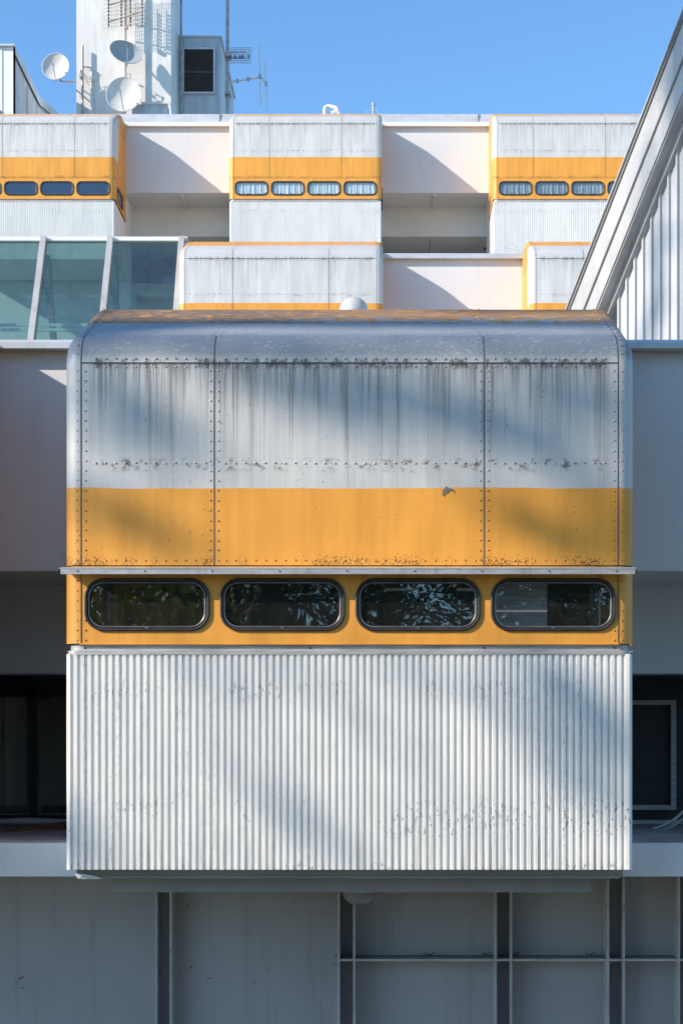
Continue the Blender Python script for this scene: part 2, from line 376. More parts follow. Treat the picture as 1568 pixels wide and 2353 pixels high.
def rrect(w,h,r,n=8):
    pts=[]
    for cx,cz,a0 in ((w/2-r,h/2-r,0),(-w/2+r,h/2-r,90),(-w/2+r,-h/2+r,180),(w/2-r,-h/2+r,270)):
        for k in range(n+1):
            a=R(a0+90*k/n); pts.append((cx+r*math.cos(a),cz+r*math.sin(a)))
    return pts
def cell_with_hole(u0,u1,z0,z1,cu,cz,w,h,r,to3,mb,mi,n=8):
    inner=[(cu+a,cz+b) for a,b in rrect(w,h,r,n)]; outer=[]
    corners=[(u1,z1),(u0,z1),(u0,z0),(u1,z0)]
    for c in range(4):
        seg=inner[c*(n+1):(c+1)*(n+1)]; C=corners[c]; H=n//2
        for k in range(n+1):
            if c in (0,2):      # starts on vertical side, ends on horizontal side
                if k<=H: f=k/H; outer.append((C[0],seg[0][1]+(C[1]-seg[0][1])*f))
                else: f=(k-H)/(n-H); outer.append((C[0]+(seg[-1][0]-C[0])*f,C[1]))
            else:
                if k<=H: f=k/H; outer.append((seg[0][0]+(C[0]-seg[0][0])*f,C[1]))
                else: f=(k-H)/(n-H); outer.append((C[0],C[1]+(seg[-1][1]-C[1])*f))
    mb.grid([[to3(*p,0) for p in outer],[to3(*p,0) for p in inner],[to3(*p,.05) for p in inner]],mi,False,True)

WZ=-.279; WC=(-1.427,-.472,.483,1.438); WW,WH,WR=.868,.362,.128
B0,B1=-.553,-.008
def make_band():
    mb=MB(); f=lambda u,z,d:(u,d,z)
    ed=[-HW+RF,(-1.427-.472)/2,.0055,(.483+1.438)/2,HW-RF]
    for i,c in enumerate(WC): cell_with_hole(ed[i],ed[i+1],B0,B1,c,WZ,WW,WH,WR,f,mb,0)
    for s in (-1,1):
        rows=[[(s*(HW-RF+RF*math.sin(R(9*k))),RF*(1-math.cos(R(9*k))),z) for k in range(11)] for z in (B0,B1)]
        mb.grid(rows,0,True)
    fr=lambda u,z,d:(HW-d,u,z)
    cell_with_hole(RF,1.7,B0,B1,.85,WZ,.95,WH,WR,fr,mb,0)
    mb.add([(HW,1.7,B0),(HW,1.92,B0),(HW,1.92,B1),(HW,1.7,B1)],[(0,1,2,3)],0)
    mb.add([(-HW,RF,B0),(-HW,1.92,B0),(-HW,1.92,B1),(-HW,RF,B1)],[(0,1,2,3)],0)
    for k in range(9): mb.box((-HW-.012,1.05+k*.06,-.42),(-HW-.002,1.075+k*.06,-.12),1)   # vent slots
    # bottom lip and top shadow gap
    mb.prism([(-.006,B0-.008),(.03,B0-.008),(.03,B0+.002),(-.006,B0+.002)],-HW+RF,HW-RF,0)
    mb.box((-HW+.04,.03,-.012),(HW-.04,1.9,-.006),1)
    for x in (-1.92,-1.862,1.868,1.922):
        z=-.04
        while z>B0+.02: dome(mb,(x,-.0005 if abs(x)<1.9 else .003,z),.0085,2); z-=.07
    mb.box((-1.896,-.0035,B0+.004),(-1.89,.001,B1-.003),1); mb.box((1.894,-.0035,B0+.004),(1.9,.001,B1-.003),1)
    return mb
def ring(mb,to3,w,h,r,prof,mis):
    rows=[]
    for o,d in prof:
        rows.append([to3(a,b,d) for a,b in rrect(w+2*o,h+2*o,max(r+o,.02),8)])
    for i in range(len(rows)-1): mb.grid([rows[i],rows[i+1]],mis[i],True,True)
def make_window():
    mb=MB(); f=lambda u,z,d:(u,d,z)
    ring(mb,f,WW,WH,WR,[(.007,.002),(.006,-.014),(-.001,-.020),(-.010,-.018),(-.018,-.004),(-.020,-.010),(-.025,-.011),(-.030,-.008),(-.032,.02)],[0,0,0,0,1,1,1,1])
    mb.box((-.015,-.020,-WH/2+.012),(.015,-.006,-WH/2+.028),1)
    return mb
def make_pane(w=WW,h=WH,r=WR):
    mb=MB(); p=rrect(w-.07,h-.07,r-.02,8)
    mb.add([(a,.012,b) for a,b in p]+[(a,.018,b) for a,b in p],[tuple(range(len(p))),tuple(range(2*len(p)-1,len(p)-1,-1))],0)
    return mb
def make_curtain(kind):
    mb=MB(); n=90; rows=[]
    rnd=random.Random(kind*17+3); ph=[rnd.uniform(0,6) for _ in range(4)]
    def surf(u):
        return .012*math.sin(u*70+ph[0]+2*math.sin(u*9+ph[1]))+.010*math.sin(u*37+ph[2])
    for j in range(6):
        zz=-.155+.31*j/5; row=[]
        for i in range(n+1):
            u=-.40+.80*i/n; lift=0
            if j==0: lift=.02+.012*math.sin(u*23+ph[3])
            uu=u*(1-.05*(j/5)) if kind!=4 else u
            row.append((uu,.042+surf(u)*(1.25-j*.12),zz+lift))
        rows.append(row)
    mb.grid(rows,0,True); return mb

UP=make_upper(True); BD=make_band(); WI=make_window(); PA=make_pane(); CUR=[make_curtain(k) for k in range(4)]

def make_lower():
    HW=2.0
    mb=MB(); path=[]
    r=.03; p=.0490; x0=-HW+r; n=int(round((2*(HW-r))/p)); p=2*(HW-r)/n; d=.0145
    for k in range(0,9): a=R(90-90*k/8); path.append((-(HW-r+r*math.sin(a)),r*(1-math.cos(a))))
    for i in range(n):
        b=x0+i*p
        path+=[(b+.003,d),(b+p*.44,d),(b+p*.52,0),(b+p*.97,0)]
    for k in range(0,9): a=R(90*k/8); path.append((HW-r+r*math.sin(a),r*(1-math.cos(a))))
    zs=[-2.152,-1.7,-1.2,-.627]
    mb.grid([[(x,y,z) for x,y in path] for z in zs],0,False)
    for s in (-1,1): mb.add([(s*HW,r,-2.152),(s*HW,1.9,-2.152),(s*HW,1.9,-.6),(s*HW,r,-.6)],[(0,1,2,3)],0)
    mb.box((-HW+.02,.02,-2.15),(HW-.02,1.9,-2.14),0)
    return mb
def make_trim():
    HW=2.002
    mb=MB()
    a=-HW+.018+RF
    for s0,s1,z0,z1,ins in ((0,0,-.606,-.560,.018),(0,0,-.632,-.604,-.004)):
        path=[]
        hw=HW-ins
        for k in range(9): q=R(90-90*k/8); path.append((-(hw-.09+.09*math.sin(q)),ins+.09*(1-math.cos(q))))
        for k in range(9): q=R(90*k/8); path.append((hw-.09+.09*math.sin(q),ins+.09*(1-math.cos(q))))
        mb.grid([[(x,y,z0) for x,y in path],[(x,y,z1) for x,y in path]],0,True)
        mb.grid([[(x,y,z1) for x,y in path],[(x,y+.06,z1+.001) for x,y in path]],0,False)
        mb.grid([[(x,y,z0) for x,y in path],[(x,y+.04,z0-.001) for x,y in path]],0,False)
    for x in (-1.87,-.28,1.87,.95): dome(mb,(x,.017,-.583),.009,1)
    mb.box((-HW+.06,.05,-.60),(HW-.06,1.9,-.556),0)
    return mb
LO=make_lower(); TR=make_trim()
core=MB(); core.box((-HW+.012,1.9,-2.15),(HW-.012,3.085,.30))

def make_pod():
    root=empty('room_pod')
    UP.build('upper_shell',[M['shell'],M['seam'],M['rivet'],M['rivet_o']],root)
    b=BD.build('window_band',[M['band'],M['seam'],M['rivet_o']],root)
    for i,c in enumerate(WC):
        w=WI.build('window',[M['rubber'],M['frame']],root,(c,0,WZ))
        PA.build('pane',M['glass'],w)
    # side window: the same window turned to face right
    w=WI.build('window',[M['rubber'],M['frame']],root,(HW,.85,WZ)); w.rotation_euler=(0,0,R(90)); w.scale=(1.1,1,1)
    PA.build('pane',M['glass_navy'],w)
    LO.build('ribbed_panel',M['corr'],root); TR.build('trim_strip',[M['trim'],M['seam']],root)
    core.build('side_wall',M['white'],root)
    bm=MB(); bm.box((-HW+.09,1.86,-.55),(HW-.09,1.895,1.9)); bm.build('room_back',M['interior'],root)
    return root
pod=make_pod()
PG='silver and orange room pods'
def place(root,X,Y,Z,label,curt=None,glass=None):
    root.location=(X,Y,ZC+Z); tag(root,label,'room pod',PG)
    ws=sorted([k for k in kids(root) if k.name.startswith('window') and not k.name.startswith('window_band') and abs(k.location.y)<.1],key=lambda k:k.location.x)
    for i,w in enumerate(ws):
        if curt:
            cu=CUR[i].build('curtain',M[curt[i]],w) if curt[i] not in (None,'blind') else None
            if curt[i]=='blind':
                q=MB(); q.box((-.41,.05,-.16),(.41,.056,.16)); q.build('blind',M['blind'],w)
        if glass:
            for pn in kids(w):
                if pn.name.startswith('pane'): pn.data=pn.data.copy(); pn.data.materials[0]=M[glass]
X1,X2,X3=-9.10,-2.055,4.91
Y3=44.88; Z3=15.44; Y2=33.6; Z2=8.533; YF=12.0; ZF=1.39
p_tl=copy_tree(pod); p_tm=copy_tree(pod); p_tr=copy_tree(pod); p_lm=copy_tree(pod); p_lr=copy_tree(pod); p_nb=copy_tree(pod)
place(pod,-.24,YF,ZF,'huge foreground room pod with streaked silver top and metal visor over four dark windows')
place(p_tl,X1,Y3,Z3,'top row room pod at far left with navy windows and orange right side showing',['blind']*4,'glass_navy')
place(p_tm,X2,Y3,Z3,'top row room pod in the middle with bunched white curtains in its four windows',['curtain']*4)
place(p_tr,X3,Y3,Z3,'top row room pod with beige drapes, partly hidden by the sloping gable',['curtain2','curtain2','curtain2','curtain2'])
place(p_lm,X2+.03,Y2,Z2,'second row room pod behind the globe lamp, right of the glass skylight')
place(p_lr,X3,Y2,Z2,'second row room pod at right, mostly hidden by the sloping gable')
[setattr(k_,'scale',(.7,1,1)) for k_ in kids(p_nb) if k_.name.startswith('side_wall')]
place(p_nb,-5.31,YF,ZF,'room pod just beyond the left edge of the picture beside the foreground pod')

# foreground pod extras: visor, base and beam, paint damage
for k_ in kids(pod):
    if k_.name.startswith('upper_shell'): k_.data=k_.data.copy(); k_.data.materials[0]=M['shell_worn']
v=MB(); v.prism([(.0,-.012),(-.135,-.034),(-.142,-.040),(-.142,-.078),(-.134,-.078),(-.132,-.046),(.0,-.024)],-2.02,2.005,0)
v.prism([(-.1455,-.040),(-.1425,-.036),(-.1425,-.044)],-2.02,2.005,0)
for s in (-2.02,1.997): v.add([(s,0,-.012),(s,-.142,-.036),(s,-.142,-.078),(s,0,-.03),(s+.008,0,-.012),(s+.008,-.142,-.036),(s+.008,-.142,-.078),(s+.008,0,-.03)],[(0,1,2,3),(7,6,5,4),(0,4,5,1),(1,5,6,2),(2,6,7,3)],0)
for i in range(9): v.box((-1.9+i*.47,-.1475,-.060),(-1.9+i*.47+.010,-.142,-.052),1)
v.build('visor',[M['alu'],M['seam']],pod)
b=MB(); b.box((-1.95,.14,-2.215),(1.95,1.9,-2.153)); b.prism([(.125,-2.222),(.14,-2.222),(.14,-2.206),(.125,-2.206)],-1.955,1.93)
b.add([(-1.96,.11,-2.185),(-1.93,.10,-2.222),(-1.85,.10,-2.226),(-1.76,.12,-2.224),(-1.80,.10,-2.205),(-1.88,.09,-2.19)],[(0,1,2,3,4,5)],1)
b.build('base_plate',[M['beam'],M['white']],pod)
b=MB(); b.bev((-1.722,.30,-2.335),(1.747,1.38,-2.226),.006); b.build('support_beam',M['beam'],pod)
d=MB(); pts=[]
for k in range(18):
    a=2*math.pi*k/18; rr=.012+.016*random.random(); pts.append((.686+rr*math.cos(a)*1.2,-.0045,.535+rr*math.sin(a)))
d.add(pts,[tuple(range(18))]); d.add([(.70,-.005,.545),(.735,-.0055,.535),(.742,-.005,.50),(.730,-.005,.525),(.705,-.005,.53)],[(0,1,2,3,4)])
d.add([(.664,-.005,.53),(.672,-.005,.50),(.668,-.005,.485),(.655,-.005,.50)],[(0,1,2,3)]); d.build('paint_chip',M['joint'],pod)
# a few hints of the room behind the two right windows
d=MB(); d.box((1.05,.25,-.46),(1.42,.27,-.10)); d.build('room_blind',M['trim'],pod)
for a,c_ in ((.25,.5),(.78,.9)):
    d=MB(); d.box((a,.45,-.135),(c_,.47,-.115)); d.build('ceiling_strip',M['curtain'],pod)

# ------------------------------------------------------------------ terraces of the building
def pxX(px,Y): return (px-VX)*Y/F
def wall(parent,name,x0,x1,y0,y1,z0,z1,mat,zz=True):
    m=MB(); m.box((x0,y0,ZC+z0),(x1,y1,ZC+z1)); return m.build(name,M[mat],parent)

# top terrace
t3=empty('hotel_terrace',(0,46.76,ZC+13)); t3o=t3.location.copy()
def part(parent,mb,name,mats):
    o=mb.build(name,mats,parent); o.location=-parent.location; return o
def boxpart(parent,name,mat,boxes):
    for (x0,y0,z0),(x1,y1,z1) in boxes:
        m=MB(); m.box((x0,y0,ZC+z0),(x1,y1,ZC+z1)); o=part(parent,m,name,M[mat] if isinstance(mat,str) else mat)
    return o
tag(t3,'white top terrace storey between the top row pods, under the grey metal roof edge','building')
boxpart(t3,'wall','facade',[((-16,46.76,15.67),(16,47.1,17.5))])
boxpart(t3,'roof_cap','white',[((-16,46.64,17.47),(16,46.755,17.575))])
m=MB(); m.prism([(46.72,ZC+17.60),(46.80,ZC+17.585),(47.4,ZC+17.585),(47.4,ZC+17.86),(46.86,ZC+17.865),(46.76,ZC+17.84)],-16,16); part(t3,m,'roof_edge',M['cap'])
boxpart(t3,'edge_joint','joint',[((x,46.715,17.60),(x+.012,46.76,17.84)) for x in (-12,-8.6,-4.5,-1.2,2.6,6)])
boxpart(t3,'soffit','cream',[((-16,47.1,15.67),(16,47.96,15.74))])
boxpart(t3,'recess_wall','cream',[((-16,47.965,14.84),(16,48.2,15.74))])
boxpart(t3,'recess_ceiling','cream',[((-16,48.2,14.84),(16,53,14.95))])
boxpart(t3,'soffit_rib','cream',[((x-.03,46.80,15.60),(x+.03,47.96,15.668)) for x in (-5.55,-5.45+.0,1.42,8.4)][0:1]+[((1.38,46.80,15.60),(1.43,47.96,15.668)),((-11.2,46.8,15.6),(-11.15,47.96,15.668))])
boxpart(t3,'ceiling_joint','joint',[((1.33,48.25,14.832),(1.345,52,14.839)),((-5.4,48.25,14.832),(-5.385,52,14.839))])
boxpart(t3,'storey_wall','cream',[((-16,50.8,10.4),(-9.0,51,14.8)),((-16,49.5,13.6),(16,49.9,13.95)),((-16,50.0,10.4),(-3,50.1,13.6)),((-16,52.4,10.4),(16,52.6,14.84))])
boxpart(t3,'pier','facade',[((-11.1,46.9,10.4),(-6.98,48.05,13.27)),((-4.15,46.9,10.4),(-.1,48.05,13.27)),((2.9,46.9,10.4),(7,48.05,13.27))])
gm=MB(); gm.box((-7.9,49.9,ZC+13.95),(16,49.93,ZC+14.84)); part(t3,gm,'glazing',M['glass_dk'])
boxpart(t3,'glazing_back','interior',[((-8,50.2,13.9),(16,50.3,14.84))])
boxpart(t3,'glazing_bar','dark',[((x,49.82,13.95),(x+.07,49.88,14.84)) for x in (-7.9,-6.9,-5.9,-4.9,-3.9)]+[((-8,49.80,14.45),(-3.5,49.88,14.52))])
# a wall lamp and cable by the recess ceiling
m=MB(); q=U(1110,532+18,49.3); 
m.tube([(2.93,49.0,ZC+14.83),(2.93,49.0,ZC+14.78)],.035,10); o=m.build('ceiling_spot',M['plastic']); tag(o,'tiny dark ceiling fitting in the recess left of the top right pod','lamp')
m=MB(); m.tube([(3.25,49.2,ZC+14.82),(3.12,49.0,ZC+14.78),(3.18,48.8,ZC+14.81),(3.4,49.3,ZC+14.80),(3.3,49.6,ZC+14.82)],.018,6); o=m.build('loose_cable',M['galv']); tag(o,'small tangle of loose grey cable under the recess ceiling left of the top right pod','cable')

# second terrace
t2=empty('hotel_terrace',(4,35.48,ZC+9)); tag(t2,'white second terrace wall with thin cap and diagonal shadow, right of the globe lamp','building')
boxpart(t2,'wall','facade',[((-4.0,35.48,3.3),(16,35.8,10.5))])
m=MB(); m.prism([(35.36,ZC+10.49),(35.36,ZC+10.57),(35.42,ZC+10.61),(36,ZC+10.61),(36,ZC+10.5),(35.48,ZC+10.5),(35.47,ZC+10.49)],-4.0,16); part(t2,m,'roof_cap',M['cap'])
m=MB(); m.box((-4,36,ZC+10.35),(16,48,ZC+10.52)); part(t2,m,'roof_deck',M['deck'])
m=MB(); m.box((-16,46.3,ZC+3.3),(-4,46.9,ZC+11.2)); part(t2,m,'back_wall',M['facade'])
m=MB(); m.box((.01,35.465,ZC+8.4),(.02,35.478,ZC+8.9)); part(t2,m,'joint_line',M['joint'])

# lower terrace (close)
t1=empty('hotel_terrace',(0,13.88,ZC)); tag(t1,'shaded close terrace behind the foreground pod, with dark niches and flanged steel wall','building')
boxpart(t1,'wall','facade',[((-12,13.88,1.562),(10,14.1,3.35))])
m=MB(); m.prism([(13.755,ZC+3.352),(13.755,ZC+3.40),(13.775,ZC+3.425),(14.4,ZC+3.43),(14.4,ZC+3.352)],-12,10); part(t1,m,'roof_cap',M['cap'])
boxpart(t1,'soffit','cream',[((-12,14.1,1.562),(10,15.07,1.62))])
boxpart(t1,'recess_wall','facade',[((-12,15.08,.785),(10,15.3,1.62))])
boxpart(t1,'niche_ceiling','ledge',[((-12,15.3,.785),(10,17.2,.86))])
boxpart(t1,'soffit_trim','dark',[((-12,15.085,1.545),(10,15.12,1.56)),((-12,16.0,.70),(-2.3,16.06,.784)),((1.8,16.0,.70),(10,16.06,.784)),((-12,15.5,.765),(10,15.53,.784))])
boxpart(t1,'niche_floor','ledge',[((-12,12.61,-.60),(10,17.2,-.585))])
boxpart(t1,'ledge','white',[((-12,12.6,-.85),(10,17.2,-.601))])
boxpart(t1,'niche_back','cream',[((-12,17.2,-.6),(10,17.3,.8)),((-12,17.2,-.7),(10,18.4,-.55)),((-12,17.2,.785),(10,18.4,.86)),((-12.1,15.1,-.6),(-12,18.4,.8)),((10,15.1,-.6),(10.1,18.4,.8))])
# left niche glazing
wl=MB(); Yg=16.3
for a,bx in ((-12,-3.9),(-3.86,-3.38)): pass
def zpx(py,Y): return (VY-py)*Y/F
fx=lambda px:pxX(px,Yg)
wl.box((-12,Yg,ZC-.58),(fx(152)+.6,Yg+.08,ZC+zpx(1872,Yg))); wl.box((-12,Yg,ZC+zpx(1600,Yg)),(fx(152)+.6,Yg+.08,ZC+.784))
wl.box((fx(68),Yg,ZC-.6),(fx(86),Yg+.08,ZC+.7)); wl.box((fx(-120),Yg,ZC-.6),(fx(-104),Yg+.08,ZC+.7))
part(t1,wl,'niche_frame',M['dark'])
wl=MB(); wl.box((-12,Yg+.09,ZC+zpx(1868,Yg)),(fx(60),Yg+.13,ZC+zpx(1850,Yg))); wl.box((fx(90),Yg+.09,ZC+zpx(1868,Yg)),(fx(152)+.6,Yg+.13,ZC+zpx(1850,Yg)))
wl.box((fx(57),Yg+.09,ZC+zpx(1868,Yg)),(fx(64),Yg+.12,ZC+zpx(1600,Yg)))
part(t1,wl,'niche_sash',M['frame'])
g_=MB(); g_.box((-12,Yg+.04,ZC+zpx(1870,Yg)),(fx(152)+.6,Yg+.045,ZC+zpx(1600,Yg))); part(t1,g_,'niche_glass',M['glass_dk'])
# slanted overhead track in the left niche
wl=MB(); wl.beam((-12,15.4,ZC+.74),(fx(70),16.25,ZC+.74),.10,.08); wl.beam(U(-40,1528,15.35),U(66,1592,16.25),.05,.05); part(t1,wl,'track_rail',M['dark'])
# right niche: framed pane
wr=MB(); wr.box((fx(1440),Yg,ZC-.6),(10,Yg+.08,ZC+.784)); part(t1,wr,'niche_panel',M['dark'])
wr=MB(); Yh=16.25; gx=lambda px:pxX(px,Yh)
for a,b_ in (((1380,1608),(1551,1619)),((1380,1849),(1551,1860)),((1539,1619),(1551,1849)),((1380,1619),(1392,1849))):
    wr.box((gx(a[0]),Yh-.02,ZC+zpx(b_[1],Yh)),(gx(b_[0]),Yh+.02,ZC+zpx(a[1],Yh)))
wr.box((gx(1380),Yh-.25,ZC+zpx(1892,Yh)),(gx(1556),Yh-.05,ZC+zpx(1882,Yh)))
part(t1,wr,'niche_sash',M['trim'])
# lower steel wall with paired flanges
boxpart(t1,'steel_wall','lower',[((-12,13.40,-4.4),(10,13.6,-.86))])
YL=13.36; lx=lambda px:pxX(px,13.24)
for px in (360,393): fl=MB(); fl.box((lx(px)-.008,13.22,ZC-4.3),(lx(px)+.008,13.40,ZC-.862)); part(t1,fl,'vertical_flange',M['edge'])
for px in (778,813,1137,1172,1394,1430,1556,1592): fl=MB(); fl.box((lx(px)-.008,13.20,ZC-4.3),(lx(px)+.008,13.40,ZC-.862)); part(t1,fl,'vertical_flange',M['edge'])
fh=MB(); zf=ZC+zpx(2203,13.24); fh.box((lx(778)+.009,13.205,zf-.012),(10,13.39,zf+.004)); part(t1,fh,'shelf_flange',M['edge'])
fh=MB(); fh.box((lx(778)+.009,13.3,zf+.0045),(10,13.39,zf+.012))
for px,w in ((790,.05),(1205-25,.02),(1370,.05),(1122,.03),(985,.02)):
    for k in range(10): 
        a=lx(px)+random.uniform(-w,w)*1.5; fh.beam((a,13.3+random.random()*.06,zf+.01),(a+random.uniform(-.05,.05),13.3+random.random()*.06,zf+random.uniform(.015,.05)),.006,.006)
part(t1,fh,'shelf_debris',M['joint'])
hl=MB()
for x in (lx(375),): hl.box((x-.05,13.39,ZC-4.3),(x+.05,13.398,ZC-.87))
part(t1,hl,'web_strip',M['lower'])
m=MB(); m.box((-12,14.4,ZC+3.1),(10,35.4,ZC+3.34)); part(t1,m,'roof_deck',M['deck'])
# flaked paint marks on the lower wall
m=MB()
for px,py,w in ((50,2448-160,11),(53,2295+165,0),(1395,2075,0)):
    pass
def flake(px,py,w,h,Y):
    m=MB(); pts=[]; 
    for k in range(9):
        a=2*math.pi*k/9; r=.6+.4*random.random(); pts.append(U(px+w*r*math.cos(a),py+h*r*math.sin(a)-w*.3*math.cos(a),Y))
    m.add(pts,[tuple(range(9))]); part(t1,m,'paint_flake',M['joint'])
flake(50,2246,8,3.5,13.397); flake(54,2268,9,1.6,13.397); flake(480,2247,7,2,13.397); flake(440,2222,3,4,13.397); flake(1395,2077,2,4,13.197); flake(1432,2083,2,4,13.197)
flake(430,2080,2,5,13.397); flake(392,2185,2,2,13.217)

# ------------------------------------------------------------------ glass skylight
Yr=35.0; Zr=zpx(549,Yr); Xe=pxX(424,Yr); Yb=Yr/1.040; Zb=zpx(800,Yb)
sk=empty('glass_skylight',(-8,Yr,ZC+Zb)); tag(sk,'long gabled glass skylight with leaning white mullions at the left behind the foreground pod','skylight')
slope=(Zr-Zb)/(Yr-Yb)
def fpt(x,z): return Vector((x,Yr-(Zr-z)/slope,ZC+z))
def bpt(x,z): return Vector((x,Yr+(Zr-z)/slope,ZC+z))
m=MB(); m.prism([(Yr-.10,ZC+Zr-.06),(Yr-.10,ZC+Zr+.01),(Yr,ZC+Zr+.05),(Yr+.10,ZC+Zr+.01),(Yr+.10,ZC+Zr-.06)],-16,Xe+.06); part(sk,m,'ridge_cap',M['white'])
xs=[pxX(p,Yr) for p in (-200,-50,103,256,419)]
for x in xs:
    m=MB(); m.beam(fpt(x,Zr-.02)+Vector((0,-.05,0)),fpt(x,Zb)+Vector((0,-.05,0)),.19,.12,0,Vector((1,0,0))); 
    m.beam(fpt(x,Zr-.02)+Vector((0,-.105,.0)),fpt(x,Zb)+Vector((0,-.105,0)),.02,.07,0,Vector((1,0,0)));part(sk,m,'mullion',M['fascia'])
    m=MB(); m.beam(bpt(x,Zr-.3),bpt(x,Zb),.14,.12,0,Vector((1,0,0))); part(sk,m,'rear_mullion',M['trim'])
m=MB(); m.add([fpt(-16,Zr-.05),fpt(Xe,Zr-.05),fpt(Xe,Zb),fpt(-16,Zb)],[(0,1,2,3)]); part(sk,m,'front_glazing',M['glass_sky'])
m=MB(); m.add([bpt(-16,Zr-.05),bpt(Xe,Zr-.05),bpt(Xe,Zb),bpt(-16,Zb)],[(0,1,2,3)]); part(sk,m,'rear_glazing',M['glass_sky'])
m=MB(); m.add([fpt(Xe+.02,Zr),bpt(Xe+.02,Zr-.05),bpt(Xe+.02,Zb),fpt(Xe+.02,Zb)],[(0,1,2,3)]); part(sk,m,'end_glazing',M['glass_sky'])
m=MB(); 
for py in (746,757): m.box((-16,Yr+.55,ZC+zpx(py,Yr+.55)-.03),(Xe,Yr+.60,ZC+zpx(py,Yr+.55)+.03))
part(sk,m,'inner_rail',M['teal'])
m=MB(); m.box((-16,Yb-.1,ZC+Zb-1.2),(Xe,Yr+1.6,ZC+Zb-.02)); part(sk,m,'kerb',M['facade'])

# ------------------------------------------------------------------ globe lamp
c=U(812,716,22.0)
gl=empty('globe_lamp',(c.x,22,ZC+3.34)); tag(gl,'pearly round globe lamp poking up behind the foreground pod roof','lamp')
m=MB(); rows=[]
for i in range(17):
    a=math.pi*i/16; rows.append([(.19*math.sin(a)*math.cos(2*math.pi*k/28),.19*math.sin(a)*math.sin(2*math.pi*k/28),.19*math.cos(a)) for k in range(28)])
m.grid(rows,0,True,True); o=m.build('globe',M['pearl'],gl); o.location=c-gl.location
m=MB(); m.tube([(0,0,0),(0,0,c.z-gl.location.z-.17)],.03,12); m.tube([(0,0,c.z-gl.location.z-.22),(0,0,c.z-gl.location.z-.16)],.07,14); m.build('post',M['galv'],gl)

# bulkhead lamp under the beam
c=Vector((pxX(825,12.6),12.62,ZC-.945))
bl=empty('bulkhead_lamp',c); tag(bl,'dim domed glass lamp hanging below the beam under the foreground pod','lamp')
m=MB(); rows=[]
for i in range(9):
    a=math.pi/2*i/8; rows.append([(.122*math.cos(a)**.7*math.cos(2*math.pi*k/26),.122*math.cos(a)**.7*math.sin(2*math.pi*k/26),-.02-.095*math.sin(a)) for k in range(26)])
m.grid(rows,0,True,True); m.build('glass_dome',M['lampglass'],bl)
m=MB(); m.tube([(0,0,0),(0,0,-.02)],.13,26); m.build('lamp_ring',M['trim'],bl)

# ------------------------------------------------------------------ plank and hose on the ledges
m=MB(); m.beam(U(-60,1925,14.0)+Vector((0,0,.0)),U(175,1892,15.0),.16,.05); o=m.build('wooden_plank',M['wood']); tag(o,'reddish brown plank lying on the ledge left of the foreground pod','plank')
m=MB(); m.tube([(pxX(-60,15.6),15.6,ZC-.56),(pxX(60,15.6),15.6,ZC-.545),(pxX(170,15.7),15.7,ZC-.56)],[.03,.035,.03],8); o=m.build('folded_sheet',M['cable']); tag(o,'pale rolled sheet on the ledge behind the brown plank','sheet')
for i,(dx,lab) in enumerate(((0,'upper of two pale hoses curving up from the right ledge'),(-6,'lower of two pale hoses curving up from the right ledge'))):
    pts=[]; Yp=14.3
    for k in range(13):
        f=k/12; px=1500+90*f-dx*.2; py=1902+ (4 if i else 0) -3*f*10-34*f*f; py=1903+i*5-(18*f+46*f**2.2)+i*4*f; pts.append(U(px+i*8,py,Yp-.3*f+.0))
    m=MB(); m.tube(pts,.013,8); o=m.build('hose',M['cable']); tag(o,lab,'hose','pale hoses on the right ledge')

# ------------------------------------------------------------------ sloping gable on the right
gb=empty('gable_building',(3.528,20,ZC+5)); tag(gb,'white seamed metal gable with broad sloping roof edge at the right','building')
A0=Vector((3.528,20,0)); dv=Vector((-.571,1,0)); nn=Vector((.869,.495,0)).normalized()
SL=-1.475
def gpt(t,z,o=0): p=A0+dv*t+nn*o; return Vector((p.x,p.y,ZC+z))
def ztop(t): return 8.78+SL*t
def strip(mb,t0,t1,za,zb,o0,o1,mi=0):
    # a beam following the rake: za/zb offsets below the top line, o0..o1 thickness away from viewer
    vs=[gpt(t,ztop(t)-z,o) for t in (t0,t1) for z,o in ((za,o0),(zb,o0),(zb,o1),(za,o1))]
    mb.add(vs,[(3,2,1,0),(4,5,6,7),(0,1,5,4),(1,2,6,5),(2,3,7,6),(3,0,4,7)],mi)
T0,T1=-3.2,3.6
m=MB(); strip(m,T0,T1,0,.055,-.02,.35); part(gb,m,'roof_edge',M['roofedge'])
m=MB(); strip(m,T0,T1,-.03,-.001,-.045,.5); part(gb,m,'roof_sheet',M['fascia'])
m=MB(); strip(m,T0,T1,.057,.46,0,.20); part(gb,m,'upper_fascia',M['fascia'])
m=MB(); strip(m,T0,T1,.472,.80,.03,.20); part(gb,m,'lower_fascia',M['fascia'])
m=MB(); strip(m,T0,T1,.44,.478,.045,.19); part(gb,m,'fascia_groove',M['joint'])
m=MB(); strip(m,T0,T1,.802,.83,.05,.60); strip(m,T0,T1,.83,.93,.18,.26); part(gb,m,'soffit',M['fascia_dk'])
